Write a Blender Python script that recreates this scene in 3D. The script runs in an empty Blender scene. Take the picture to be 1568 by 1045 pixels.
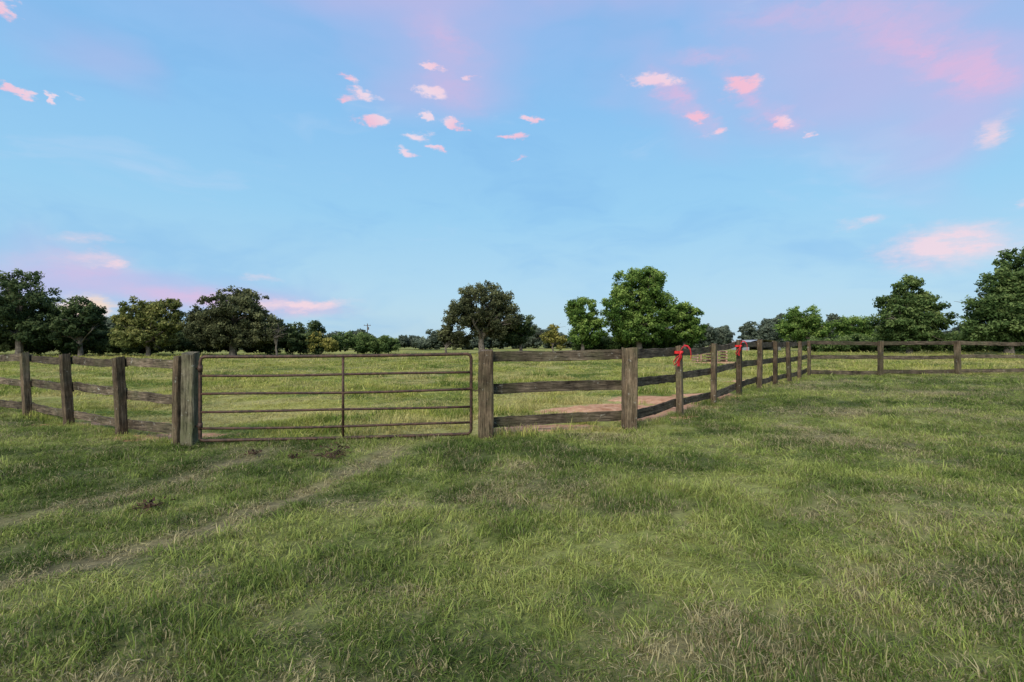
import bpy, math, random
import numpy as np
from mathutils import Vector, Matrix
rng = np.random.default_rng(7)
random.seed(7)
scene = bpy.context.scene
COL = scene.collection

# ------------------------------------------------------------------ helpers
def lin(r, g, b):
    def f(c):
        c /= 255.0
        return c/12.92 if c <= 0.04045 else ((c+0.055)/1.055)**2.4
    return (f(r), f(g), f(b), 1.0)

def link(o, parent=None):
    COL.objects.link(o)
    if parent: o.parent = parent
    return o

def mesh_obj(name, verts, faces, mats, parent=None, smooth=False, midx=None, do_link=True):
    me = bpy.data.meshes.new(name)
    me.from_pydata([tuple(v) for v in verts] if not isinstance(verts, np.ndarray) else verts.tolist(), [],
                   faces if not isinstance(faces, np.ndarray) else faces.tolist())
    for m in mats: me.materials.append(m)
    if midx is not None: me.polygons.foreach_set('material_index', midx)
    if smooth: me.polygons.foreach_set('use_smooth', [True]*len(me.polygons))
    me.update()
    o = bpy.data.objects.new(name, me)
    if do_link: link(o, parent)
    return o

def empty(name, loc=(0,0,0)):
    e = bpy.data.objects.new(name, None); e.location = loc; e.empty_display_size = .3
    COL.objects.link(e); return e

class MB:
    def __init__(s): s.v=[]; s.f=[]
    def tube(s, pts, rad, n=8, cap=True):
        pts=[Vector(p) for p in pts]
        if not hasattr(rad,'__len__'): rad=[rad]*len(pts)
        rings=[]
        up=None
        for i,p in enumerate(pts):
            if i==0: d=pts[1]-p
            elif i==len(pts)-1: d=p-pts[i-1]
            else: d=pts[i+1]-pts[i-1]
            d.normalize()
            if up is None:
                up=Vector((0,0,1)) if abs(d.z)<.9 else Vector((1,0,0))
            a=d.cross(up); 
            if a.length<1e-4: a=d.cross(Vector((0.3,1,0.2)))
            a.normalize(); b=a.cross(d).normalized(); up=b
            base=len(s.v)
            for k in range(n):
                t=2*math.pi*k/n
                s.v.append(tuple(p+(a*math.cos(t)+b*math.sin(t))*rad[i]))
            rings.append(base)
        for i in range(len(rings)-1):
            for k in range(n):
                k2=(k+1)%n
                s.f.append((rings[i]+k,rings[i]+k2,rings[i+1]+k2,rings[i+1]+k))
        if cap:
            s.f.append(tuple(rings[0]+k for k in reversed(range(n))))
            s.f.append(tuple(rings[-1]+k for k in range(n)))
    def box(s, c, d, rz=0.0):
        b=len(s.v); cx,cy,cz=c
        ca,sa=math.cos(rz),math.sin(rz)
        for z in (-.5,.5):
            for x,y in ((-.5,-.5),(.5,-.5),(.5,.5),(-.5,.5)):
                X=x*d[0];Y=y*d[1]
                s.v.append((cx+X*ca-Y*sa,cy+X*sa+Y*ca,cz+z*d[2]))
        for q in ((0,3,2,1),(4,5,6,7),(0,1,5,4),(1,2,6,5),(2,3,7,6),(3,0,4,7)):
            s.f.append(tuple(b+i for i in q))

# ------------------------------------------------------------------ nodes helper
class N:
    def __init__(s, nt): s.nt=nt; s.n=nt.nodes; s.l=nt.links
    def new(s,t,**kw):
        nd=s.n.new(t)
        for k,v in kw.items(): setattr(nd,k,v)
        return nd
    def setin(s,sock,v):
        if isinstance(v,bpy.types.NodeSocket): s.l.new(v,sock)
        else: sock.default_value=v
    def math(s,op,a,b=0.0,c=None,clamp=False):
        nd=s.new('ShaderNodeMath',operation=op,use_clamp=clamp)
        s.setin(nd.inputs[0],a); s.setin(nd.inputs[1],b)
        if c is not None: s.setin(nd.inputs[2],c)
        return nd.outputs[0]
    def vmath(s,op,a,b=(0,0,0)):
        nd=s.new('ShaderNodeVectorMath',operation=op)
        s.setin(nd.inputs[0],a)
        if op=='SCALE': s.setin(nd.inputs[3],b)
        elif op!='LENGTH': s.setin(nd.inputs[1],b)
        return nd.outputs[1] if op=='LENGTH' else nd.outputs[0]
    def noise(s,vec,scale,detail=3,rough=.5,color=False):
        nd=s.new('ShaderNodeTexNoise'); s.setin(nd.inputs['Vector'],vec)
        nd.inputs['Scale'].default_value=scale; nd.inputs['Detail'].default_value=detail
        nd.inputs['Roughness'].default_value=rough
        return nd.outputs['Color'] if color else nd.outputs['Fac']
    def rng(s,v,a,b,c=0.0,d=1.0,smooth=True):
        nd=s.new('ShaderNodeMapRange',interpolation_type='SMOOTHSTEP' if smooth else 'LINEAR')
        s.setin(nd.inputs['Value'],v)
        for k,x in zip(('From Min','From Max','To Min','To Max'),(a,b,c,d)): s.setin(nd.inputs[k],x)
        return nd.outputs[0]
    def mix(s,f,a,b,blend='MIX'):
        nd=s.new('ShaderNodeMix',data_type='RGBA',blend_type=blend)
        s.setin(nd.inputs[0],f); s.setin(nd.inputs[6],a); s.setin(nd.inputs[7],b)
        return nd.outputs[2]
    def ramp(s,v,stops):
        nd=s.new('ShaderNodeValToRGB'); s.setin(nd.inputs[0],v)
        cr=nd.color_ramp
        while len(cr.elements)<len(stops): cr.elements.new(.5)
        for e,(p,c) in zip(cr.elements,stops):
            e.position=p; e.color=c if len(c)==4 else (*c,1)
        return nd.outputs[0]

def new_mat(name):
    m=bpy.data.materials.new(name); m.use_nodes=True
    nt=m.node_tree; nt.nodes.clear()
    k=N(nt); out=k.new('ShaderNodeOutputMaterial')
    return m,k,out

def finish(k,out,col,rough=.8,bump=None,bstr=.3,bdist=.01,metal=0.0,spec=.3):
    p=k.new('ShaderNodeBsdfPrincipled')
    k.setin(p.inputs['Base Color'],col); k.setin(p.inputs['Roughness'],rough)
    p.inputs['Metallic'].default_value=metal
    p.inputs['Specular IOR Level'].default_value=spec
    if bump is not None:
        b=k.new('ShaderNodeBump'); b.inputs['Strength'].default_value=bstr; b.inputs['Distance'].default_value=bdist
        k.setin(b.inputs['Height'],bump); k.l.new(b.outputs[0],p.inputs['Normal'])
    k.l.new(p.outputs[0],out.inputs[0])

# ------------------------------------------------------------------ fields
def vnoise(x,y,seed=0.0):
    ix=np.floor(x); iy=np.floor(y); fx=x-ix; fy=y-iy
    fx=fx*fx*(3-2*fx); fy=fy*fy*(3-2*fy)
    def h(a,b):
        s=np.sin(a*127.1+b*311.7+seed*74.7)*43758.5453
        return s-np.floor(s)
    return (h(ix,iy)*(1-fx)+h(ix+1,iy)*fx)*(1-fy)+(h(ix,iy+1)*(1-fx)+h(ix+1,iy+1)*fx)*fy
def fbm(x,y,sc,oct=4,seed=0.0,rough=.55):
    x=np.asarray(x,float)*sc; y=np.asarray(y,float)*sc; s=0;a=1;t=0
    c,d=math.cos(.6),math.sin(.6)
    for o in range(oct):
        s=s+a*vnoise(x,y,seed+o); t+=a; a*=rough
        x,y=(x*c-y*d)*2.03+3.1,(x*d+y*c)*2.03+1.7
    return s/t
def sst(v,a,b):
    t=np.clip((v-a)/(b-a),0,1); return t*t*(3-2*t)

_w=[]
_r=np.random.default_rng(3)
for lam in (0.55,0.8,1.1,1.5,2.1,2.9,4.0,5.5,8.0):
    for j in range(2):
        th=_r.uniform(0,math.pi); _w.append((math.cos(th)*2*math.pi/lam,math.sin(th)*2*math.pi/lam,_r.uniform(0,6.28),0.0042*lam**.8))
DIRT=[(1.55,10.9,.95,.55,0.12),(2.2,11.6,.7,.5,0.08),(1.9,10.1,.5,.35,.03),(0.55,9.1,1.2,.32,0.0),(3.5,12.9,1.1,.9,0.07),(3.0,11.3,.6,.55,.04),(-5.9,8.9,1.1,.3,0.0),(-8.1,10.3,1.2,.3,0.0),
      (8.6,18.5,1.0,.7,0.02),(2.8,10.3,.8,.45,0.0),(4.0,11.7,.7,.35,0.0),(5.1,13.8,.8,.7,.0),(14.0,34.5,2.0,2.0,0.0)]
TRACK=[((-1.7,7.6),(-1.9,6.2)),((-1.9,6.2),(-2.5,4.7)),((-2.5,4.7),(-3.5,3.1)),((-3.5,3.1),(-5.2,1.4))]
TRACK2=[((-3.6,7.3),(-3.9,6.0)),((-3.9,6.0),(-4.7,4.6)),((-4.7,4.6),(-6.2,3.0))]
DRY=[(3.4,4.1,.7,.5,.5),(4.9,7.7,1.3,.6,.6),(.8,2.5,.5,.35,.35),(6.8,10.4,1.6,.7,.6),(2.4,2.7,.5,.35,.5),(8.5,8.7,1.0,.7,.5),(10.5,14,2,1.0,.5),(3.9,4.9,.5,.3,.5),(1.2,4.6,.4,.25,.4),(-.6,3.1,.4,.25,.35)]
LUSH=[(-1.3,4.4,.9,.5),(.6,3.6,1.0,.8),(2.4,5.2,1.2,.7),(-.6,5.8,1.0,.5),(5.2,5.5,1.2,.8),(7.5,13.5,2.2,1.2),(-3.2,4.9,.5,.4)]
def seg_d(x,y,segs):
    dm=np.full(np.shape(x),1e9)
    for (a,b) in segs:
        ux,uy=b[0]-a[0],b[1]-a[1]; t=np.clip(((x-a[0])*ux+(y-a[1])*uy)/(ux*ux+uy*uy),0,1)
        dm=np.minimum(dm,np.hypot(x-a[0]-t*ux,y-a[1]-t*uy))
    return dm
def track(x,y):
    w_=.75+.7*(fbm(x,y,1.4,3,33)-.5)*2*.6
    return np.maximum(np.exp(-(seg_d(x,y,TRACK)/(.34*w_))**2),.75*np.exp(-(seg_d(x,y,TRACK2)/(.28*w_))**2))
def gsum(lst,x,y,kx=1.2,amp=False):
    m=0
    for q in lst: m=np.maximum(m,(q[4] if amp else 1)*np.exp(-(((x-q[0])/q[2])**2+((y-q[1])/q[3])**2)*kx))
    return m
def hz(x,y):
    x=np.asarray(x,float); y=np.asarray(y,float)
    z=.17*np.tanh(x/9)
    f=np.exp(-((x*x+y*y)/(30.0**2)))
    b=0
    for kx,ky,p,a in _w: b=b+a*np.sin(kx*x+ky*y+p)
    z=z+b*f-.03*track(x,y)
    for (dx,dy,rx,ry,h) in DIRT:
        if h>0: z=z+h*np.exp(-(((x-dx)/rx)**2+((y-dy)/ry)**2)*1.5)*(.4+1.2*fbm(x,y,3.5,3,5))
    return z
def H(x,y): return float(hz(x,y))
def dirtmask(x,y):
    return gsum(DIRT,x,y)
def pasture(x,y):
    right=((x-2.01)*.768-(y-8.9)*.64)<0
    front=np.where(x<-4.96,(y-8.0)>-.593*(x+4.96),y>8.45+.0*x)
    far=(y>20.6+.08*(x-11.6))
    return ((front&right)|far).astype(float)
def tone_l(x,y):
    v=.45*fbm(x,y,.5,3,11)+.55*fbm(x,y,1.9,3,23)
    v=(v-.5)*3.6+.45
    return np.clip(v+.28*gsum(LUSH,x,y)-.12*np.exp(-((y-7.6)/1.2)**2),0,1)
def dry_l(x,y):
    v=sst(fbm(x,y,.8,4,41),.52,.76)*.55+sst(fbm(x,y,4.0,3,47),.52,.76)*.38
    n=fbm(x,y,3.0,3,8)
    return np.clip(v+gsum(DRY,x,y,1.0,True)*(.3+1.0*n)+track(x,y)*(.35+1.0*n)-.25*gsum(LUSH,x,y),0,.85)
def tone_p(x,y):
    v=.45*fbm(x,y,.35,3,61)+.55*fbm(x,y*1.6,1.0,3,63)
    return np.clip((v-.5)*3.6+.5,0,1)
def dry_p(x,y):
    return np.clip(sst(fbm(x,y*1.8,.5,4,71),.46,.70)*.9,0,1)

# ------------------------------------------------------------------ materials
RAMP_L=[(0,(.080,.120,.028)),(.5,(.185,.235,.055)),(1,(.33,.36,.10))]
RAMP_P=[(0,(.12,.175,.035)),(.5,(.28,.305,.065)),(1,(.40,.385,.105))]
STRAW_L=(.42,.35,.19,1); STRAW_P=(.46,.40,.16,1)
def blade_mat(name,ramp,straw):
    m,k,out=new_mat(name)
    tone=k.new('ShaderNodeAttribute',attribute_name='tone',attribute_type='INSTANCER').outputs['Fac']
    dry_=k.new('ShaderNodeAttribute',attribute_name='dryness',attribute_type='INSTANCER').outputs['Fac']
    at=k.new('ShaderNodeAttribute',attribute_name='rnd').outputs['Fac']
    c=k.ramp(tone,ramp)
    d1=k.rng(at,.84,.90,0,.8)
    d2=k.math('MULTIPLY',k.math('GREATER_THAN',dry_,at),.85)
    c=k.mix(k.math('MAXIMUM',d1,d2),c,straw)
    c=k.vmath('SCALE',c,k.rng(k.math('FRACT',k.math('MULTIPLY',at,7.31)),0,1,.6,1.4,False))
    d=k.new('ShaderNodeBsdfDiffuse'); t=k.new('ShaderNodeBsdfTranslucent')
    k.l.new(c,d.inputs[0]); k.l.new(c,t.inputs[0])
    mx=k.new('ShaderNodeMixShader'); mx.inputs[0].default_value=.35
    k.l.new(d.outputs[0],mx.inputs[1]); k.l.new(t.outputs[0],mx.inputs[2])
    k.l.new(mx.outputs[0],out.inputs[0])
    return m
M_LAWN=blade_mat('lawn_blades',RAMP_L,STRAW_L); M_PAST=blade_mat('pasture_blades',RAMP_P,STRAW_P)

def ground_mat():
    m,k,out=new_mat('ground_turf')
    g=k.new('ShaderNodeNewGeometry').outputs['Position']
    A=lambda n:k.new('ShaderNodeAttribute',attribute_name=n).outputs['Fac']
    tone,dry_,pa,di=A('tone'),A('dryness'),A('pasture'),A('dirt')
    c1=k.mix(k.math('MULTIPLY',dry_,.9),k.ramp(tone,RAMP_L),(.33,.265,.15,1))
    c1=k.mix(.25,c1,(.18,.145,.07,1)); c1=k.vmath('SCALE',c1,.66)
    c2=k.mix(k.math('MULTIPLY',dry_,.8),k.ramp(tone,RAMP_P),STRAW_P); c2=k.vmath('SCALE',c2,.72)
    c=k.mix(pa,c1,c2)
    fine=k.noise(g,9,4,.7); c=k.vmath('SCALE',c,k.rng(fine,.3,.7,.6,1.35,False))
    st=k.noise(k.vmath('MULTIPLY',g,(.03,.16,1)),1.0,4,.6)
    c=k.vmath('SCALE',c,k.rng(st,.35,.65,.78,1.2,False))
    dn=k.noise(g,2.6,5,.72)
    dm=k.rng(k.math('ADD',di,k.math('MULTIPLY',k.math('SUBTRACT',dn,.5),1.3)),.24,.38,0,1)
    dc=k.ramp(k.noise(g,5,5,.7),[(.3,(.28,.13,.065)),(.55,(.50,.28,.16)),(.75,(.64,.43,.29))])
    c=k.mix(dm,c,dc)
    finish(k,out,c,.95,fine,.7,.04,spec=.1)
    return m
M_GROUND=ground_mat()

def wood_mat(name,dark,light,moss,mossamt):
    m,k,out=new_mat(name)
    tc=k.new('ShaderNodeTexCoord').outputs['Object']
    oi=k.new('ShaderNodeObjectInfo').outputs['Random']
    off=k.vmath('SCALE',(17.0,31.0,23.0),oi)
    p=k.vmath('ADD',tc,off)
    grain=k.noise(k.vmath('MULTIPLY',p,(1.1,16,16)),2.2,7,.7)
    fine=k.noise(k.vmath('MULTIPLY',p,(2.0,60,60)),1.5,4,.7)
    blot=k.noise(p,2.4,6,.7)
    c=k.ramp(grain,[(.3,dark),(.5,tuple((a*.6+b*.4) for a,b in zip(dark,light))),(.68,light)])
    c=k.vmath('SCALE',c,k.rng(blot,.3,.7,.3,1.6,False))
    c=k.mix(k.rng(k.noise(p,1.6,5,.6),.45,.7,0,mossamt),c,moss)
    lich=k.rng(k.noise(p,11,5,.75),.60,.70,0,.8)
    c=k.mix(lich,c,(.34,.33,.27,1))
    crack=k.rng(fine,.36,.44,.25,1)
    c=k.vmath('SCALE',c,crack)
    c=k.vmath('SCALE',c,k.rng(oi,0,1,.65,1.35,False))
    h=k.math('ADD',grain,k.math('MULTIPLY',crack,.6))
    finish(k,out,c,.9,h,.9,.018,spec=.15)
    return m
M_BOARD=wood_mat('weathered_board',(.028,.019,.012),(.20,.155,.105),(.075,.078,.035,1),.5)
M_POST=wood_mat('weathered_post',(.042,.028,.016),(.22,.16,.10),(.09,.09,.045,1),.5)
M_POSTG=wood_mat('mossy_post',(.055,.045,.027),(.23,.20,.13),(.12,.125,.06,1),.7)

def simple(name,c1,c2,scale=8,rough=.7,metal=0.0,bs=.2,spec=.3):
    m,k,out=new_mat(name)
    tc=k.new('ShaderNodeTexCoord').outputs['Object']
    n=k.noise(tc,scale,5,.65)
    finish(k,out,k.ramp(n,[(.35,c1),(.65,c2)]),rough,n,bs,.005,metal,spec)
    return m
M_RUST=simple('rusty_gate_steel',(.024,.014,.010),(.10,.052,.032),14,.6,.1,.25)
M_RED=simple('red_ribbon',(.42,.008,.010),(.60,.022,.022),6,.6)
M_PAL=simple('pallet_wood',(.20,.11,.08),(.42,.27,.21),7,.9)
M_SHED=simple('shed_metal',(.25,.26,.27),(.36,.37,.38),2,.6,.0)
M_SHED_SHADE=simple('shed_interior_shade',(.04,.04,.04),(.07,.06,.05),2,.9)  # near-black colour that paints the shade inside the shed
M_POLE=simple('pole_wood',(.07,.055,.045),(.14,.11,.09),5,.9)
M_TWIG=simple('twig_bark',(.03,.018,.012),(.11,.06,.035),20,.9)
M_BARK=simple('bark',(.06,.05,.04),(.18,.15,.12),3,.95,0,.8)

def leaf_mat(name,dark,mid,light):
    m,k,out=new_mat(name)
    at=k.new('ShaderNodeAttribute',attribute_name='tint').outputs['Fac']
    c=k.ramp(at,[(0.0,dark),(.5,mid),(1.0,light)])
    d=k.new('ShaderNodeBsdfDiffuse'); t=k.new('ShaderNodeBsdfTranslucent')
    k.l.new(c,d.inputs[0]); k.l.new(c,t.inputs[0])
    mx=k.new('ShaderNodeMixShader'); mx.inputs[0].default_value=.38
    k.l.new(d.outputs[0],mx.inputs[1]); k.l.new(t.outputs[0],mx.inputs[2])
    k.l.new(mx.outputs[0],out.inputs[0])
    return m
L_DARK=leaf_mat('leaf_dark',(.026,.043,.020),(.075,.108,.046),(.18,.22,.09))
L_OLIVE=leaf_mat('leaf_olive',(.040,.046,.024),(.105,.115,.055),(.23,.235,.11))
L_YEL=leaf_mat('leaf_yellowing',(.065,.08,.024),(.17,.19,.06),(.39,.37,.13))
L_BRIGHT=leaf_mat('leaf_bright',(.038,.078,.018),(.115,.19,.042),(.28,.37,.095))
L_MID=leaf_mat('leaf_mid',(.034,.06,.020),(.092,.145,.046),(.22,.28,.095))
L_FAR=leaf_mat('leaf_distant_haze',(.06,.08,.06),(.11,.135,.095),(.18,.21,.14))  # paler, bluer greens: distance haze painted into the leaf colour
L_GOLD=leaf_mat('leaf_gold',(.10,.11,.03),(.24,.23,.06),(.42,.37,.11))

# ------------------------------------------------------------------ ground sheet
def axis(n,A,L):
    t=np.linspace(-1,1,n); kk=math.asinh(L/A); return A*np.sinh(kk*t)
gx=axis(441,3.2,2500); gy=axis(481,3.2,2500)+7.0
X,Y=np.meshgrid(gx,gy); Z=hz(X,Y)
V=np.stack([X.ravel(),Y.ravel(),Z.ravel()],1)
nx,ny=len(gx),len(gy)
I=(np.arange(ny-1)[:,None]*nx+np.arange(nx-1)[None,:]).ravel()
F=np.stack([I,I+1,I+nx+1,I+nx],1)
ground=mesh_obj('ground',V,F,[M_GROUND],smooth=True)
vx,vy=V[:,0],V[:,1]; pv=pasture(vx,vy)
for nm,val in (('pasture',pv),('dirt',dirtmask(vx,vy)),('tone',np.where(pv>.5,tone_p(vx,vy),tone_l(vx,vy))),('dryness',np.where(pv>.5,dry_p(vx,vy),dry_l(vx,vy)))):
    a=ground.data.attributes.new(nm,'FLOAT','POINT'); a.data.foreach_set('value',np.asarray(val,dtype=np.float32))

# ------------------------------------------------------------------ grass tufts
def tuft(name,mat,nb,hmin,hmax,spread,w,lean,seed):
    r=np.random.default_rng(seed); v=[];f=[];rn=[]
    main=r.uniform(0,6.283)
    for b in range(nb):
        a=r.uniform(0,6.283); rr=spread*math.sqrt(r.uniform()); bx,by=math.cos(a)*rr,math.sin(a)*rr
        h=r.uniform(hmin,hmax); da=main+r.normal(0,1.3); le=r.uniform(.15,1.1)*lean*h
        fa=da+math.pi/2+r.uniform(-.5,.5); ww=w*r.uniform(.55,1.3)
        px,py=math.cos(fa)*ww/2,math.sin(fa)*ww/2
        val=r.uniform(); base=len(v)
        for t,wd in ((0,.8),(.4,1),(.75,.7)):
            cx=bx+math.cos(da)*le*t**1.8; cy=by+math.sin(da)*le*t**1.8; cz=h*(t-.35*lean*t*t)-.008*(t==0)
            v.append((cx-px*wd,cy-py*wd,cz)); v.append((cx+px*wd,cy+py*wd,cz)); rn+= [val,val]
        v.append((bx+math.cos(da)*le,by+math.sin(da)*le,h*(1-.38*lean))); rn.append(val)
        f+=[(base,base+1,base+3,base+2),(base+2,base+3,base+5,base+4),(base+4,base+5,base+6)]
    o=mesh_obj(name,v,f,[mat],do_link=False)
    at=o.data.attributes.new('rnd','FLOAT','POINT'); at.data.foreach_set('value',np.array(rn,dtype=np.float32))
    return o
def tuft_collection(name,objs):
    c=bpy.data.collections.new(name)
    for o in objs: c.objects.link(o)
    return c
C_LAWN=tuft_collection('lawn_tufts',[tuft(f'lawn_tuft_{i}',M_LAWN,(16,22,12,26,18,14,20)[i],.025,(.075,.085,.10,.06,.08,.12,.07)[i],(.07,.08,.05,.09,.075,.05,.08)[i],.0048,(1.0,1.2,.8,1.2,1.0,.9,1.3)[i],i+10) for i in range(7)])
C_PAST=tuft_collection('pasture_tufts',[tuft(f'pasture_tuft_{i}',M_PAST,22,.06,.16+.035*(i%3),.13,.009,.8,i+50) for i in range(6)])

def scatter(name,pts,scl,coll,seed,tone,dry):
    n=len(pts); r=np.random.default_rng(seed)
    me=bpy.data.meshes.new(name); me.vertices.add(n)
    me.vertices.foreach_set('co',pts.astype(np.float32).ravel())
    a=me.attributes.new('rot','FLOAT_VECTOR','POINT')
    rot=np.stack([r.normal(0,.16,n),r.normal(0,.16,n),r.uniform(0,6.283,n)],1)
    a.data.foreach_set('vector',rot.astype(np.float32).ravel())
    a=me.attributes.new('scl','FLOAT_VECTOR','POINT'); a.data.foreach_set('vector',scl.astype(np.float32).ravel())
    a=me.attributes.new('tone','FLOAT','POINT'); a.data.foreach_set('value',tone.astype(np.float32))
    a=me.attributes.new('dryness','FLOAT','POINT'); a.data.foreach_set('value',dry.astype(np.float32))
    o=bpy.data.objects.new(name,me); COL.objects.link(o)
    ng=bpy.data.node_groups.new(name+'_scatter','GeometryNodeTree')
    ng.interface.new_socket('Geometry',in_out='INPUT',socket_type='NodeSocketGeometry')
    ng.interface.new_socket('Geometry',in_out='OUTPUT',socket_type='NodeSocketGeometry')
    gi=ng.nodes.new('NodeGroupInput'); go=ng.nodes.new('NodeGroupOutput')
    ip=ng.nodes.new('GeometryNodeInstanceOnPoints'); ci=ng.nodes.new('GeometryNodeCollectionInfo')
    ci.inputs['Collection'].default_value=coll; ci.inputs['Separate Children'].default_value=True; ci.inputs['Reset Children'].default_value=True
    ip.inputs['Pick Instance'].default_value=True
    n1=ng.nodes.new('GeometryNodeInputNamedAttribute'); n1.data_type='FLOAT_VECTOR'; n1.inputs[0].default_value='rot'
    n2=ng.nodes.new('GeometryNodeInputNamedAttribute'); n2.data_type='FLOAT_VECTOR'; n2.inputs[0].default_value='scl'
    er=ng.nodes.new('FunctionNodeEulerToRotation')
    L=ng.links.new
    L(gi.outputs[0],ip.inputs['Points']); L(ci.outputs[0],ip.inputs['Instance'])
    L(n1.outputs[0],er.inputs[0]); L(er.outputs[0],ip.inputs['Rotation']); L(n2.outputs[0],ip.inputs['Scale'])
    L(ip.outputs[0],go.inputs[0])
    md=o.modifiers.new('scatter','NODES'); md.node_group=ng
    return o

def wedge(n,d0,d1,half,r):
    d=np.sqrt(r.uniform(d0*d0,d1*d1,n)); t=r.uniform(-half,half,n); return d*t,d
r=np.random.default_rng(21)
PX=[];PS=[]
QX=[];QS=[]
for (d0,d1,den,sw) in ((.8,3.5,500,.95),(3.5,6,360,1.1),(6,10,180,1.4),(10,16,72,2.0),(16,26,28,2.8)):
    n=int(den*1.25*(d1*d1-d0*d0)); x,y=wedge(n,d0,d1,1.25,r)
    pm=pasture(x,y); dm=dirtmask(x,y)
    clump=fbm(x,y,5.0,2,91); hf=fbm(x,y,1.1,3,95); tk=track(x,y)
    keep=(pm<.5)&(dm<r.uniform(.3,.7,n))&(r.uniform(0,1,n)<.55+1.0*sst(clump,.3,.7)-.6*tk)
    x,y,clump,hf,tk=x[keep],y[keep],clump[keep],hf[keep],tk[keep]; m=len(x)
    hs=(.42+.65*sst(hf,.3,.7)+.42*sst(clump,.4,.75))*r.uniform(.7,1.25,m)*(1-.25*dry_l(x,y))*(1-.45*tk)
    PX.append(np.stack([x,y,hz(x,y)-.002],1)); s=sw*r.uniform(.8,1.2,m)
    PS.append(np.stack([s,s,hs*(1+.12*(sw-1))],1))
for (d0,d1,den,sw) in ((8,14,62,1.05),(14,24,25,1.6),(24,45,7,2.5),(45,75,2.0,3.9)):
    n=int(den*1.2*(d1*d1-d0*d0)); x,y=wedge(n,d0,d1,1.2,r)
    pm=pasture(x,y); dm=dirtmask(x,y)+.5*(fbm(x,y,2.5,3,3)-.5)
    keep=(pm>.5)&(dm<r.uniform(.06,.24,n))
    x,y=x[keep],y[keep]; m=len(x); pt=fbm(x,y,.8,3,77)
    hs=(.22+1.2*sst(pt,.38,.75)**1.6)*r.uniform(.6,1.3,m)
    s=sw*r.uniform(.8,1.2,m)
    QX.append(np.stack([x,y,hz(x,y)-.004],1)); QS.append(np.stack([s,s,hs*(1+.15*(sw-1))],1))
def along(p0,p1,n,wd):
    t=r.uniform(0,1,n); off=r.normal(0,wd,n)
    dx,dy=p1[0]-p0[0],p1[1]-p0[1]; L=math.hypot(dx,dy)
    return p0[0]+dx*t-dy/L*off, p0[1]+dy*t+dx/L*off
for p0,p1,n in (((-4.96,8.0),(-12.4,12.4),420),((-4.8,7.9),(-.6,8.3),160),((-.4,8.42),(2.0,8.9),100),((2.0,8.9),(11.6,20.4),650),((11.6,20.4),(22,21.3),450)):
    x,y=along(p0,p1,n,.10); m=len(x); s=r.uniform(.6,1.1,m)
    PX.append(np.stack([x,y,hz(x,y)-.004],1)); PS.append(np.stack([s,s,r.uniform(.8,2.0,m)],1))
P=np.concatenate(PX); Q=np.concatenate(QX)
jl=r.normal(0,.14,len(P)); jq=r.normal(0,.14,len(Q))
scatter('lawn_grass',P,np.concatenate(PS),C_LAWN,1,np.clip(tone_l(P[:,0],P[:,1])+jl,0,1),dry_l(P[:,0],P[:,1]))
scatter('pasture_grass',Q,np.concatenate(QS),C_PAST,2,np.clip(tone_p(Q[:,0],Q[:,1])+jq,0,1),dry_p(Q[:,0],Q[:,1]))
print('TUFTS',len(P),len(Q))

# ------------------------------------------------------------------ timber members
def beam_mesh(name,L,w,h,mat,seed,parent,seg=14,wob=.006,ragged=.01,bow=0.0):
    rr=np.random.default_rng(seed); c=min(w,h)*.09
    sec=[(-w/2+c,-h/2),(w/2-c,-h/2),(w/2,-h/2+c),(w/2,h/2-c),(w/2-c,h/2),(-w/2+c,h/2),(-w/2,h/2-c),(-w/2,-h/2+c)]
    v=[];f=[]
    wy=np.cumsum(rr.normal(0,wob*.35,seg+1)); wz=np.cumsum(rr.normal(0,wob*.35,seg+1))
    wy-=np.linspace(wy[0],wy[-1],seg+1); wz-=np.linspace(wz[0],wz[-1],seg+1)
    for i in range(seg+1):
        t=i/seg; x=-L/2+L*t
        for (y,z) in sec:
            e=rr.normal(0,ragged) if i in (0,seg) else 0
            z2=z+wz[i]-bow*4*t*(1-t)+rr.normal(0,wob*.4); y2=y+wy[i]+rr.normal(0,wob*.2)
            v.append((x+e,y2,z2))
    n=8
    for i in range(seg):
        for k in range(n):
            k2=(k+1)%n; f.append((i*n+k,i*n+k2,(i+1)*n+k2,(i+1)*n+k))
    f.append(tuple(reversed(range(n)))); f.append(tuple(seg*n+k for k in range(n)))
    return mesh_obj(name,v,f,[mat],parent)
SEED=[100]
def sd(): SEED[0]+=1; return SEED[0]
def post(parent,name,x,y,w,h,yaw=0,lean=(0,0),mat=None,d=None):
    hh=h+.25; o=beam_mesh(name,hh,d or w,w,mat or M_POST,sd(),parent,seg=12,wob=.006,ragged=.014)
    M=Matrix.Translation((x,y,H(x,y)+h/2-.125))@Matrix.Rotation(lean[0],4,'Y')@Matrix.Rotation(lean[1],4,'X')@Matrix.Rotation(yaw,4,'Z')@Matrix.Rotation(-math.pi/2,4,'Y')
    o.matrix_world=M; return o
def board(parent,name,a,b,za,zb,off,hgt=.15,th=.038,ext=0.0,bow=0.0):
    ax,ay=a;bx,by=b; dx,dy=bx-ax,by-ay; L=math.hypot(dx,dy); nxx,nyy=-dy/L,dx/L
    yaw=math.atan2(dy,dx); z0=H(ax,ay)+za; z1=H(bx,by)+zb
    pitch=math.atan2(z1-z0,L)
    o=beam_mesh(name,L-.012+ext,th,hgt,M_BOARD,sd(),parent,wob=.012,bow=bow)
    o.matrix_world=Matrix.Translation(((ax+bx)/2+nxx*off,(ay+by)/2+nyy*off,(z0+z1)/2))@Matrix.Rotation(yaw,4,'Z')@Matrix.Rotation(-pitch,4,'Y')
    return o
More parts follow.
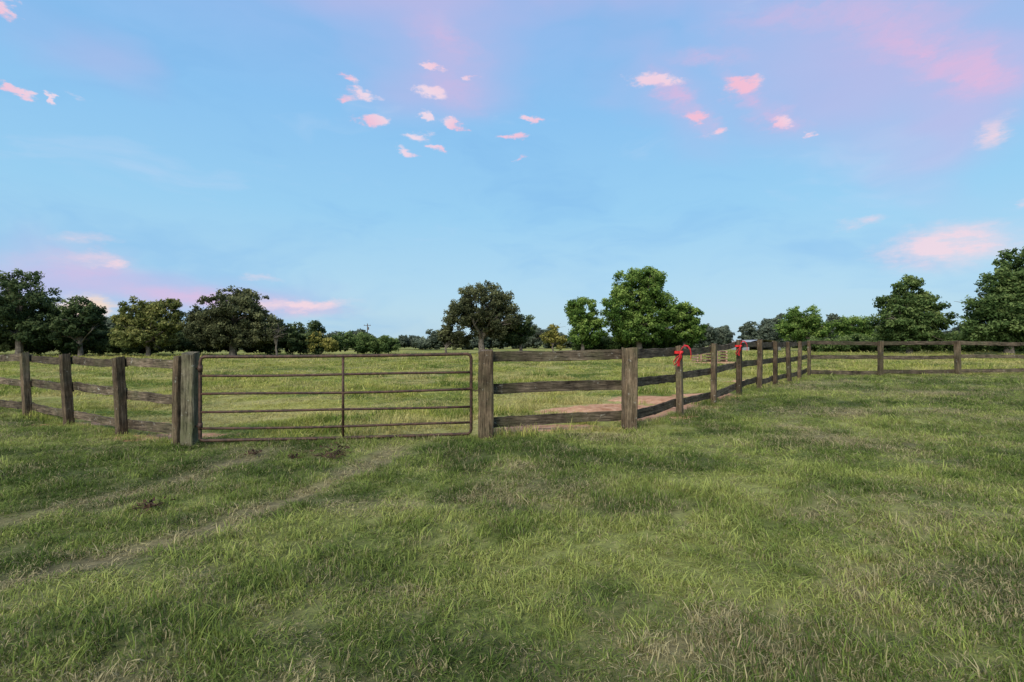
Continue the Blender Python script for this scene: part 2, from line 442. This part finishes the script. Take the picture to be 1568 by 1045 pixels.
def fence(name,pts,heights,pw,ph,off,leans=None,skip_first=False,bh=.15):
    e=empty(name)
    for i,(x,y) in enumerate(pts):
        if i==0 and skip_first: continue
        j=min(i,len(pts)-2); yaw=math.atan2(pts[j+1][1]-pts[j][1],pts[j+1][0]-pts[j][0])
        ln=leans[i] if leans else (random.gauss(0,.016),random.gauss(0,.014))
        post(e,f'post_{i+1}',x,y,pw*random.uniform(.92,1.08),ph*random.uniform(.98,1.02),yaw,ln)
    for i in range(len(pts)-1):
        for q,hh in enumerate(heights):
            board(e,f'rail_{i+1}_{q+1}',pts[i],pts[i+1],hh+random.gauss(0,.02),hh+random.gauss(0,.02),off,hgt=bh*random.uniform(.9,1.08),bow=random.uniform(-.005,.025))
    return e
lp=[(-5.19,8.14)]+[(-4.96-.86*t,8.0+.51*t) for t in (2.16,4.34,6.42,8.6,10.8)]
fence('wooden_fence',lp,[1.27,.74,.20],.145,1.39,-.095,leans=[(0.02,0),(-.05,0),(-.07,0),(-.055,0),(-.05,0),(-.05,0)])
e=empty('wooden_fence')
post(e,'post_1',2.0,8.9,.22,1.40,.15,(.01,0))
for q,hh in enumerate((1.30,.77,.22)):
    board(e,f'rail_{q+1}',(-.36,8.47),(2.0,8.97),hh,hh+random.gauss(0,.01),.11,hgt=.165)
ts=[0,2.15,4.15,6.05,8,9.8,11.6,13.3,15]
rp=[(2.01+.64*t,8.9+.768*t) for t in ts]
fence('wooden_fence',[(2.1,9.0)]+rp[1:],[1.30,.77,.22],.125,1.40,.085,skip_first=True)
fence('wooden_fence',[(11.75,20.42),(14.6,20.7),(18.0,21.1),(21.3,21.5),(24.6,21.9),(27.9,22.3)],[1.30,.74,.17],.16,1.38,.1,skip_first=True)
g1=empty('gate_post'); post(g1,'timber',-4.93,8.0,.19,1.42,.05,(0.01,0),M_POSTG)
g2=empty('gate_post'); post(g2,'timber',-.42,8.42,.235,1.41,.1,(0,0),M_POST)

# ------------------------------------------------------------------ red ribbons tied on two fence posts
def ribbon(mb,pts,wd,side):
    pts=[Vector(p) for p in pts]; side=Vector(side).normalized(); b=len(mb.v)
    for i,p in enumerate(pts):
        sdv=side*wd/2; 
        d=(pts[min(i+1,len(pts)-1)]-pts[max(i-1,0)]).normalized(); nn=d.cross(side).normalized()*.004
        for q in (p-sdv-nn,p+sdv-nn,p+sdv+nn,p-sdv+nn): mb.v.append(tuple(q))
    for i in range(len(pts)-1):
        for k_ in range(4):
            k2=(k_+1)%4; mb.f.append((b+i*4+k_,b+i*4+k2,b+(i+1)*4+k2,b+(i+1)*4+k_))
def tied_ribbon(x,y,z,s,yaw):
    mb=MB()
    # band round the post
    ribbon(mb,[(.085*math.cos(a),.09+.088*math.sin(a),0) for a in np.linspace(-math.pi/2,1.5*math.pi,13)],.05,(0,0,1))
    # arc that springs from the knot over the post top and hangs down on the right
    ribbon(mb,[(0,-.01,.0),(.01,-.03,.07),(.06,-.04,.125),(.13,-.04,.115),(.18,-.05,.05),(.195,-.05,-.04),(.18,-.06,-.12)],.06,(.55,.6,.35))
    # drooping tails and a slack loop low on the left
    ribbon(mb,[(0,-.02,0),(-.05,-.05,-.06),(-.11,-.05,-.10),(-.165,-.05,-.17),(-.15,-.05,-.235),(-.10,-.05,-.19),(-.04,-.05,-.08),(0,-.03,-.01)],.07,(.5,.7,-.2))
    ribbon(mb,[(0,-.02,-.01),(-.02,-.05,-.09),(-.06,-.05,-.16),(-.07,-.06,-.25)],.06,(.9,.35,-.1))
    mb.tube([(-.03,-.03,-.01),(0,-.04,0),(.03,-.03,.01)],[.02,.032,.02],8)
    o=mesh_obj('red_ribbon',mb.v,mb.f,[M_RED],smooth=False)
    o.location=(x,y,z); o.scale=(s,s,s); o.rotation_euler=(0,0,yaw)
    return o
bx,by=rp[1]; tied_ribbon(bx-.02,by-.09,H(bx,by)+1.27,1.1,.25)
bx,by=rp[3]; tied_ribbon(bx-.02,by-.09,H(bx,by)+1.27,1.0,.3)

# ------------------------------------------------------------------ tube gate
gate=empty('tube_gate')
A=Vector((-4.76,7.98,0)); B=Vector((-.655,8.38,0)); zb=-.06
HT=[.06,.24,.50,.77,1.05,1.34]
def gp(t,z):
    p=A.lerp(B,t); return (p.x,p.y,z+zb+.035*t-.02*math.sin(math.pi*t)*.6)
mb=MB(); R=.025
mb.tube([gp(0,.09+0*1),gp(0,HT[-1]-.07),gp(.004,HT[-1]-.02),gp(.016,HT[-1])]+[gp(t,HT[-1]) for t in np.linspace(.05,.95,9)]+[gp(.984,HT[-1]),gp(.996,HT[-1]-.02),gp(1,HT[-1]-.07),gp(1,.13),gp(.996,.08),gp(.984,.06)]+[gp(t,.06) for t in np.linspace(.95,.05,9)]+[gp(.016,.06),gp(.004,.07),gp(0,.09)],R,10,False)
mesh_obj('frame',mb.v,mb.f,[M_RUST],gate,True)
mb=MB()
for z in HT[1:-1]: mb.tube([gp(t,z+.006*math.sin(7*t+z*9)) for t in np.linspace(.004,.996,12)],.0195,8)
mesh_obj('rails',mb.v,mb.f,[M_RUST],gate,True)
mb=MB()
mb.tube([gp(.515,HT[0]-.01),gp(.515,HT[-1])],.021,8)
mesh_obj('centre_brace',mb.v,mb.f,[M_RUST],gate,True)
mb=MB()
for z in (.28,1.16):
    p=Vector(gp(0,z)); mb.tube([p+Vector((0,0,-.05)),p+Vector((0,0,.05))],.034,10)
    mb.tube([p,p+Vector((-.11,.01,0))],.012,8)
mesh_obj('hinges',mb.v,mb.f,[M_RUST],gate,True)
mb=MB()
p0=Vector(gp(1,.80)); 
for i in range(9):
    t=i/8; cpt=p0+Vector((.02+.13*t,-.04-.09*math.sin(t*2.6),-.06*math.sin(math.pi*t)+.03*t)); ang=i%2*math.pi/2
    ring=[]
    for q in range(11):
        a=q/10*6.2832; u=math.cos(a)*.016; w_=math.sin(a)*.009
        ring.append(cpt+Vector((u,w_*math.cos(ang),w_*math.sin(ang))))
    mb.tube(ring,.0035,5,False)
mb.box((p0.x-.03,p0.y-.04,p0.z-.01),(.09,.012,.03),.1)
mesh_obj('latch_chain',mb.v,mb.f,[M_RUST],gate)

# ------------------------------------------------------------------ trees
def leaves_np(centers,radii,tints,per,size,r,flat=.75):
    n=len(centers); tot=int(per*n)
    w=radii**2; w=w/w.sum(); idx=r.choice(n,tot,p=w)
    d=r.normal(size=(tot,3)); d/=np.linalg.norm(d,axis=1)[:,None]
    rad=radii[idx]*r.uniform(0,1,tot)**.5*r.uniform(.8,1.25,tot)
    P=centers[idx]+d*rad[:,None]*np.array([1,1,flat])
    a=r.normal(size=(tot,3)); a/=np.linalg.norm(a,axis=1)[:,None]
    nrm=d*.6+r.normal(size=(tot,3))*.6+np.array([0,0,.35])
    a=np.cross(nrm,a); a/=np.linalg.norm(a,axis=1)[:,None]
    b=np.cross(nrm,a); b/=np.linalg.norm(b,axis=1)[:,None]
    s=size*r.uniform(.6,1.35,tot)[:,None]
    Vv=np.stack([P+a*s,P+b*s*.55,P-a*s,P-b*s*.55],1).reshape(-1,3)
    Ff=np.arange(tot*4).reshape(-1,4)
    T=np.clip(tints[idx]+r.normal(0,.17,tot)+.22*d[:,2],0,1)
    return Vv,Ff,T
def crown(lobes,r,cr,dens=1.0):
    C=[];Rr=[];T=[]
    for (cx,cy,cz,rx,ry,rz) in lobes:
        n=max(5,int(dens*6.0*(rx*rz+ry*rz+rx*ry)/(3*cr*cr)))
        d=r.normal(size=(n,3)); d/=np.linalg.norm(d,axis=1)[:,None]
        u=r.uniform(.12,1,n)**.42
        P=d*u[:,None]*np.array([rx-cr*.6,ry-cr*.6,rz-cr*.5])*r.uniform(.82,1.2,n)[:,None]+np.array([cx,cy,cz])
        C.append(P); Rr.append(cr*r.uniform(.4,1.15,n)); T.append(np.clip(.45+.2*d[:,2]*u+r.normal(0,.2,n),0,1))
    return np.concatenate(C),np.concatenate(Rr),np.concatenate(T)
def finish_tree(name,mb,LV,LF,LT,mat):
    tv=np.array(mb.v) if mb.v else np.zeros((0,3)); nt_=len(tv)
    V=np.concatenate([tv,LV]); faces=[tuple(f) for f in mb.f]+[tuple(f) for f in (LF+nt_).tolist()]
    nb=len(mb.f)
    o=mesh_obj(name,V,faces,[M_BARK,mat],midx=[0]*nb+[1]*len(LF))
    at=o.data.attributes.new('tint','FLOAT','FACE'); at.data.foreach_set('value',np.concatenate([np.zeros(nb),LT]).astype(np.float32))
    return o
def tree(name,x,y,lobes,tr,mat,seed,cr=.85,per=120,size=.15,dens=1.0,limbs=16,fork=.33,trunk_dx=0.0):
    r=np.random.default_rng(seed)
    g=H(x,y)
    cr=cr*.84; per=int(per*.58)
    C,Rr,T=crown(lobes,r,cr,dens)
    C[:,2]=np.maximum(C[:,2],.7)
    LV,LF,LT=leaves_np(C,Rr,T,per,size,r)
    mb=MB()
    top=max(l[2]+l[5]*.3 for l in lobes); fk=top*fork
    pts=[(0+trunk_dx,0,-.3),(trunk_dx+.05,0,fk*.3),(trunk_dx-.06,.04,fk*.7),(trunk_dx,0,fk),(lobes[0][0]*.5+.2,lobes[0][1],(fk+top)/2),(lobes[0][0],lobes[0][1],top)]
    mb.tube(pts,[tr*1.35,tr,tr*.88,tr*.8,tr*.45,tr*.12],9)
    sel=r.choice(len(C),min(limbs,len(C)),replace=False)
    for j in sel:
        t=r.uniform(.75,1.0); s0=Vector((trunk_dx,0,fk*t)) if C[j][2]<top*.75 else Vector((lobes[0][0]*.3+trunk_dx*.5,0,(fk+top)/2*.9))
        e=Vector(C[j]); m=s0.lerp(e,.5)+Vector((r.normal(0,.3),r.normal(0,.3),.35))
        rr_=tr*r.uniform(.28,.5)
        mb.tube([s0,s0.lerp(m,.5)+Vector((r.normal(0,.1),0,.1)),m,m.lerp(e,.55)+Vector((r.normal(0,.12),0,.08)),e],[rr_,rr_*.8,rr_*.6,rr_*.4,rr_*.15],6)
        for q in range(2):
            e2=e+Vector((r.normal(0,.6),r.normal(0,.6),r.normal(.1,.35)))
            mb.tube([m,m.lerp(e2,.5)+Vector((0,0,.12)),e2],[rr_*.45,rr_*.3,.012],5)
    o=finish_tree(name,mb,LV,LF,LT,mat); o.location=(x,y,g); return o

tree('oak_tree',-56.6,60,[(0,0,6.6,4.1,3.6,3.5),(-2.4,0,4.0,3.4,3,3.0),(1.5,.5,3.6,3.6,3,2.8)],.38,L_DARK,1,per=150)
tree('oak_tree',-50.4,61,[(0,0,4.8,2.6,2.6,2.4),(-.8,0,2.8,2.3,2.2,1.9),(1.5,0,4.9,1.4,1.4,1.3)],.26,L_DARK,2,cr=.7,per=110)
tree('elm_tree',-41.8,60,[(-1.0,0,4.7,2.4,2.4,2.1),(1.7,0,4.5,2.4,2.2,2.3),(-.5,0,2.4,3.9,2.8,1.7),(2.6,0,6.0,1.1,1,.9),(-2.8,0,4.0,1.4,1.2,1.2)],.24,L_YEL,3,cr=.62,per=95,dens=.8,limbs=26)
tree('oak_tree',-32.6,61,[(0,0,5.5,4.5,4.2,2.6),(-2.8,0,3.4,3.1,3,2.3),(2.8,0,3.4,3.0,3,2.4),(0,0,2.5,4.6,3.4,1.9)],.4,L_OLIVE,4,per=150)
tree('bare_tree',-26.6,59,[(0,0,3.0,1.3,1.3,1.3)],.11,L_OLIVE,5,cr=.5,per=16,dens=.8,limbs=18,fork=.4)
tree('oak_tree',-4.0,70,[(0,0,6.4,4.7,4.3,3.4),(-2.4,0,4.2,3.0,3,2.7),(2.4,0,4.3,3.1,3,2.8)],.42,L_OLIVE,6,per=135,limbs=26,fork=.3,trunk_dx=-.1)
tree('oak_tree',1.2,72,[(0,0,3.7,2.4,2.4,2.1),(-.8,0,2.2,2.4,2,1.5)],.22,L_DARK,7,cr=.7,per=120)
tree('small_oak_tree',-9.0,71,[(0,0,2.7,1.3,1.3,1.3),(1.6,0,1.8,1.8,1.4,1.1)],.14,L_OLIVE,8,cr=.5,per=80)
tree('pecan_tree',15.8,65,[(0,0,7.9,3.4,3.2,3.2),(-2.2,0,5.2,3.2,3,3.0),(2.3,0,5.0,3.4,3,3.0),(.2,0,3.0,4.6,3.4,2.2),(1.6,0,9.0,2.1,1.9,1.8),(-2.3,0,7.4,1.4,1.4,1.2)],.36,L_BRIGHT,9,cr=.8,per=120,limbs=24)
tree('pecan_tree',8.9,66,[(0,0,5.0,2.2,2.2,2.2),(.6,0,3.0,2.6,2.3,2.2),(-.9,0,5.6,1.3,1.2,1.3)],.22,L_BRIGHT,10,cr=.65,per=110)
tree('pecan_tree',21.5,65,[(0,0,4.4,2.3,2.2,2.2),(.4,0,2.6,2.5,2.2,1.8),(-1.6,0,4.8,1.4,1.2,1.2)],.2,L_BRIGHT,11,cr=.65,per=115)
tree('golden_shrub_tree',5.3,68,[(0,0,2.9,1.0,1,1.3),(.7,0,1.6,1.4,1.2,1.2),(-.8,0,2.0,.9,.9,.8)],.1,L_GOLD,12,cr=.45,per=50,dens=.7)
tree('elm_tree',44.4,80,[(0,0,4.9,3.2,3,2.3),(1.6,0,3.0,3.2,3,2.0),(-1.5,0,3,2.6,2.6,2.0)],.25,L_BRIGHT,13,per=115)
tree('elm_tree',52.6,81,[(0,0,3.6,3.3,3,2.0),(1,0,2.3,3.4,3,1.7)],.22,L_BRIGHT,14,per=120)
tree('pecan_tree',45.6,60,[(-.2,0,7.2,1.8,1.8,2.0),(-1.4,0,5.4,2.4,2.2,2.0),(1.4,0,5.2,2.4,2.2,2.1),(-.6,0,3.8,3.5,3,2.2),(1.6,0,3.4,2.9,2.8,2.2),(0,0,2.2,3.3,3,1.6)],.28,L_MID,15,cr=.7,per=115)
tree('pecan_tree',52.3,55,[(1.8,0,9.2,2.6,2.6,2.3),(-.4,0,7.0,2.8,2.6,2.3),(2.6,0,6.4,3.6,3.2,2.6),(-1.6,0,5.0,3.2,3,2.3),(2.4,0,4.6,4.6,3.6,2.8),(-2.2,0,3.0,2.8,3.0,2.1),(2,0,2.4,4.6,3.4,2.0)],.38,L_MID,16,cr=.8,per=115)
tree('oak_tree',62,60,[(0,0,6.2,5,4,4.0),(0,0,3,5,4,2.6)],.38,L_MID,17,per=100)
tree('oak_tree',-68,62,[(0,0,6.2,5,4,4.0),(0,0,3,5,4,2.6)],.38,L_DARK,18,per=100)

def mass(name,lobes,mat,seed,cr,per,size,dens=1.0):
    r=np.random.default_rng(seed)
    C,Rr,T=crown(lobes,r,cr,dens); C[:,2]=np.maximum(C[:,2],.4)
    LV,LF,LT=leaves_np(C,Rr,T,int(per*.75),size,r)
    return finish_tree(name,MB(),LV,LF,LT,mat)
r=np.random.default_rng(88)
def hedge(x0,x1,y,h0,h1,step):
    L=[];x=x0
    while x<x1:
        h=r.uniform(h0,h1); w=r.uniform(.8,1.5)*step; L.append((x,y+r.normal(0,1.0),h*.5,w,1.8,h*.52)); x+=step*r.uniform(.6,1.1)
    return L
mass('hedgerow',hedge(-54,-30,66,2.6,4.6,1.8)+hedge(-28.5,-22.5,63,2.8,4.6,1.5)+hedge(-66,-46,64,2.5,4.4,2.0),L_DARK,31,.6,85,.15)
mass('hedgerow',hedge(-22.5,-15.5,68,1.8,3.3,1.4),L_MID,32,.55,80,.14)
mass('hedgerow',hedge(9,24,69,1.8,3.2,1.8)+hedge(40,70,70,1.5,3.4,1.8),L_MID,33,.6,80,.15)
mass('golden_shrub',[( -23.3,62,1.6,1.2,1,1.3),(-21.8,62,1.2,1.3,1,1.0)],L_GOLD,34,.4,70,.12)
mass('shrub',[( -15.6,64,1.4,.8,.8,1.3),(-17.5,66,1.3,1.3,1,1.0)],L_MID,35,.4,70,.12)
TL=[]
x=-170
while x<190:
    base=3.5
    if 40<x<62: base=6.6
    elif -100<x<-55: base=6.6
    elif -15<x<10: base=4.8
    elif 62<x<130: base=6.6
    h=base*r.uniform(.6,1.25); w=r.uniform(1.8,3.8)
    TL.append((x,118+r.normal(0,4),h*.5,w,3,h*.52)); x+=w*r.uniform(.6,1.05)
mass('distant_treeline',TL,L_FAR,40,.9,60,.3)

# ------------------------------------------------------------------ utility pole
mb=MB(); mb.tube([(-41.5,150,-.3),(-41.5,150,6.9)],[.17,.12],8); mb.box((-41.5,149.85,6.35),(2.0,.12,.14))
mb.tube([(-42.3,149.85,6.42),(-42.3,149.85,6.6)],.06,6); mb.tube([(-40.7,149.85,6.42),(-40.7,149.85,6.6)],.06,6); mb.tube([(-41.2,149.75,5.1),(-41.2,149.75,5.9)],.2,8)
mesh_obj('utility_pole',mb.v,mb.f,[M_POLE])
# ------------------------------------------------------------------ arched metal shed
shed=empty('metal_shed',(42.6,88,0))
mb=MB(); n=14; w=2.7; ln=7
for yy in (0,ln):
    for i in range(n+1):
        a=math.pi*i/n; mb.v.append((-w*math.cos(a),yy,1.25+.7*math.sin(a)))
for i in range(n): mb.f.append((i,i+1,n+1+i+1,n+1+i))
mesh_obj('arched_roof',mb.v,mb.f,[M_SHED],shed,True)
mb=MB(); mb.box((-w+.03,ln/2,.62),(.05,ln,1.24)); mb.box((w-.03,ln/2,.62),(.05,ln,1.24)); mb.box((0,ln-.05,.9),(2*w-.2,.05,1.8))
mesh_obj('walls',mb.v,mb.f,[M_SHED],shed)
mb=MB(); mb.box((0,ln-.2,.75),(2*w-.3,.06,1.4)); mesh_obj('interior_shade_panel',mb.v,mb.f,[M_SHED_SHADE],shed)  # dark sheet before the back wall, stands in for shade inside
e=empty('wooden_pallet_stack',(13.8,36.5,H(13.8,36.5)))
mb=MB()
for j in range(4):
    z=.08+j*.2
    for i in range(3): mb.box((-1+i*1.0,0,z),(.1,1.0,.09))
    for i in range(6): mb.box((0,-.42+i*.168,z+.058),(2.1,.11,.024))
mb.box((.3,-.56,.5),(.09,.04,1.0)); mb.box((-.8,-.56,.5),(.09,.04,.95))
mesh_obj('pallets',mb.v,mb.f,[M_PAL],e)

# ------------------------------------------------------------------ fallen twigs on the lawn
def twigs(x,y,R,n,hh,seed):
    r=np.random.default_rng(seed); mb=MB()
    for i in range(n):
        a=r.uniform(0,6.28); L=R*r.uniform(.4,1); p=Vector((r.normal(0,R*.2),r.normal(0,R*.2),.02))
        d=Vector((math.cos(a),math.sin(a),r.uniform(0,.5)*hh/R))*L
        q=p+d*.5+Vector((r.normal(0,.02),r.normal(0,.02),r.uniform(0,.05)))
        mb.tube([p,q,p+d],[.007,.005,.002],5)
        for j in range(3):
            a2=a+r.normal(0,.8); s=p+d*r.uniform(.3,.9); mb.tube([s,s+Vector((math.cos(a2),math.sin(a2),.4))*L*.35],[.004,.0015],4)
    for i in range(n*4):
        c=Vector((r.normal(0,R*.45),r.normal(0,R*.45),r.uniform(.02,.03+hh*.6))); b=len(mb.v); s=r.uniform(.015,.035)
        u=Vector(r.normal(size=3)).normalized()*s; w_=Vector(r.normal(size=3)).normalized()*s*.6
        mb.v+= [tuple(c+u),tuple(c+w_),tuple(c-u),tuple(c-w_)]; mb.f.append((b,b+1,b+2,b+3))
    o=mesh_obj('fallen_twigs',mb.v,mb.f,[M_TWIG]); o.location=(x,y,H(x,y)+.03)
twigs(-2.4,6.95,.27,13,.26,1); twigs(-3.45,5.0,.17,8,.09,2); twigs(-3.6,7.3,.13,6,.07,3); twigs(-2.9,6.95,.12,6,.07,4)

# ------------------------------------------------------------------ world sky
w=bpy.data.worlds.new('World'); scene.world=w; w.use_nodes=True
try:
    w.cycles.sampling_method='MANUAL'; w.cycles.sample_map_resolution=256
except Exception as ex: print(ex)
nt=w.node_tree; nt.nodes.clear(); k=N(nt)
out=k.new('ShaderNodeOutputWorld')
SUN_EL=math.radians(36); SUN_AZ=math.radians(208)
sky=k.new('ShaderNodeTexSky',sky_type='NISHITA'); sky.sun_disc=False; sky.sun_elevation=SUN_EL; sky.sun_rotation=SUN_AZ
bgn=k.new('ShaderNodeBackground'); bgn.inputs[1].default_value=.15; k.l.new(sky.outputs[0],bgn.inputs[0])
tc=k.new('ShaderNodeTexCoord').outputs['Generated']
sp=k.new('ShaderNodeSeparateXYZ'); k.l.new(tc,sp.inputs[0])
az=k.math('ARCTAN2',sp.outputs[0],sp.outputs[1]); el=k.math('ARCSINE',sp.outputs[2])
cb=k.new('ShaderNodeCombineXYZ'); k.l.new(az,cb.inputs[0]); k.l.new(el,cb.inputs[1]); uv=cb.outputs[0]
suv=k.vmath('MULTIPLY',uv,(1,2.2,1))
wn=k.noise(suv,14,5,.68,color=True)
wv=k.vmath('MULTIPLY',k.vmath('SUBTRACT',wn,(.5,.5,.5)),(.11,.045,0))
uvw=k.vmath('ADD',uv,wv)
wn2=k.noise(suv,3.0,3,.55,color=True)
uvs=k.vmath('ADD',uv,k.vmath('MULTIPLY',k.vmath('SUBTRACT',wn2,(.5,.5,.5)),(.35,.16,0)))
def blob(vec,cx,cy,rx,ry,rot,amp):
    t=cx/800; a=math.atan(t); e_=math.atan(cy/math.hypot(800,cx))
    sx=rx/800*math.cos(a)**2; sy=ry/800*math.cos(a)*math.cos(e_)**2
    mp=k.new('ShaderNodeMapping',vector_type='TEXTURE'); k.l.new(vec,mp.inputs[0])
    mp.inputs['Location'].default_value=(a,e_,0); mp.inputs['Rotation'].default_value=(0,0,math.radians(rot)); mp.inputs['Scale'].default_value=(sx,sy,1)
    return k.rng(k.vmath('LENGTH',mp.outputs[0]),0,1.0,amp,0)
def group(vec,bl):
    s=None
    for b in bl:
        m=blob(vec,*b); s=m if s is None else k.math('ADD',s,m)
    return s
GR=[(0.0,lin(186,214,228)),(.06,lin(174,213,236)),(.15,lin(152,206,240)),(.26,lin(138,194,240)),(.38,lin(150,184,236)),(.6,lin(154,176,228))]
c0=k.ramp(k.math('DIVIDE',el,math.pi/2),GR)
bgp=k.new('ShaderNodeBackground'); bgp.inputs[1].default_value=1.03; k.l.new(c0,bgp.inputs[0])
c=k.ramp(k.math('DIVIDE',el,math.pi/2),GR)
bn=k.noise(k.vmath('MULTIPLY',uvs,(1,3.0,1)),1.8,5,.6)
c=k.mix(k.rng(bn,.46,.66,0,.5),c,lin(126,184,234))
c=k.mix(k.rng(bn,.44,.28,0,.6),c,lin(184,212,242))
lil=group(uvs,[(560,430,440,200,-15,.8),(0,540,900,90,0,.7),(-110,430,180,150,0,.7),(240,380,170,90,-35,.5),(-720,110,220,70,0,.6),(-500,75,420,50,0,.75),(700,330,160,160,0,.4),(-650,460,200,90,-10,.4)])
c=k.mix(k.math('MINIMUM',lil,.8),c,lin(188,186,230))
pk=group(uvw,[(640,445,190,50,-24,.75),(720,400,110,40,-25,.6),(590,500,150,40,-10,.45),(440,505,210,42,-8,.4),(-95,465,90,45,-15,.4),(260,370,110,30,-42,.65),(380,365,120,30,-42,.65),(300,440,90,24,-10,.45),(-660,118,150,38,0,.4),(-420,62,260,24,-4,.7),(-90,385,80,60,-30,.3)])
pk=k.math('MULTIPLY',pk,k.rng(k.noise(k.vmath('MULTIPLY',uvw,(1,2.4,1)),9,5,.62),.32,.62,.2,1))
c=k.mix(k.math('MINIMUM',pk,.8),c,lin(232,184,218))
pe=group(uvw,[(640,150,120,40,8,.9),(690,142,150,46,4,.55),(540,185,50,12,5,.5),(-330,58,120,12,4,1.1),(-640,130,60,14,0,.5),(-660,160,70,16,5,.45),(-609,119,34,7,0,.7),(741,325,38,34,-35,.8),(-655,48,60,36,0,.7),(780,212,30,10,0,.5),(-385,100,40,8,0,.35)])
pe=k.math('MULTIPLY',pe,k.rng(k.noise(k.vmath('MULTIPLY',suv,(1,1.5,1)),18,5,.65),.32,.6,.5,1))
c=k.mix(k.math('MINIMUM',pe,.82),c,lin(248,214,222))
pf=group(uvw,[(216,403,60,20,-8,1.1),(278,347,30,13,-5,1),(316,324,26,9,0,.9),(351,395,54,19,-8,1.0),(411,339,32,14,-5,1.0),(456,315,20,7,0,.6),
 (-129,425,30,10,0,1),(-124,383,42,18,0,1),(-212,341,34,15,0,1.1),(-134,344,26,12,-10,1),(-87,338,34,12,-8,1),(-224,377,44,13,0,.9),(-249,400,34,11,-15,.8),(-139,317,32,12,0,.7),(-162,293,26,11,-15,.8),(-116,300,20,9,-5,.7),(-4,316,34,9,0,.8),(27,342,22,7,0,.9),(-65,405,14,9,0,.6),
 (-764,388,34,14,-15,.9),(-712,373,16,12,-20,.8),(-774,510,40,20,-20,.9),(-680,382,40,10,-20,.3),(10,280,18,6,0,.4),(-260,372,30,8,0,.6)])
pf=k.rng(k.math('MULTIPLY',pf,k.rng(k.noise(suv,34,4,.65),.3,.6,.4,1)),.06,.62,0,.88)
c=k.mix(pf,c,k.mix(k.rng(k.noise(uv,6,1,.5),.4,.6),lin(250,192,210),lin(248,222,232)))
og=group(uvw,[(-652,44,46,38,0,.9)])
c=k.mix(og,c,lin(255,222,180))
bgc=k.new('ShaderNodeBackground'); k.l.new(c,bgc.inputs[0]); bgc.inputs[1].default_value=1.03
reg=k.math('MULTIPLY',k.math('LESS_THAN',k.math('ABSOLUTE',az),1.35),k.math('LESS_THAN',k.math('ABSOLUTE',k.math('SUBTRACT',el,.42)),.47))
mr=k.new('ShaderNodeMixShader'); k.l.new(reg,mr.inputs[0]); k.l.new(bgp.outputs[0],mr.inputs[1]); k.l.new(bgc.outputs[0],mr.inputs[2])
ms=k.new('ShaderNodeMixShader'); ms.inputs[0].default_value=.93
k.l.new(bgn.outputs[0],ms.inputs[1]); k.l.new(mr.outputs[0],ms.inputs[2]); k.l.new(ms.outputs[0],out.inputs[0])

# ------------------------------------------------------------------ sun
sl=bpy.data.lights.new('sun','SUN'); sl.energy=4.4; sl.angle=math.radians(35); sl.color=(1,.94,.84)
so=bpy.data.objects.new('sun',sl); COL.objects.link(so)
dirv=Vector((math.sin(SUN_AZ)*math.cos(SUN_EL),math.cos(SUN_AZ)*math.cos(SUN_EL),math.sin(SUN_EL)))
so.rotation_euler=dirv.to_track_quat('Z','Y').to_euler()

# ------------------------------------------------------------------ camera
cam=bpy.data.cameras.new('camera'); cam.sensor_width=36; cam.lens=800/1568*36; cam.clip_end=6000; cam.clip_start=.05
co=bpy.data.objects.new('camera',cam); COL.objects.link(co); co.location=(0,0,1.5); co.rotation_euler=(math.radians(90.15),0,0)
scene.camera=co
scene.view_settings.view_transform='Standard'; scene.view_settings.look='None'; scene.view_settings.exposure=0
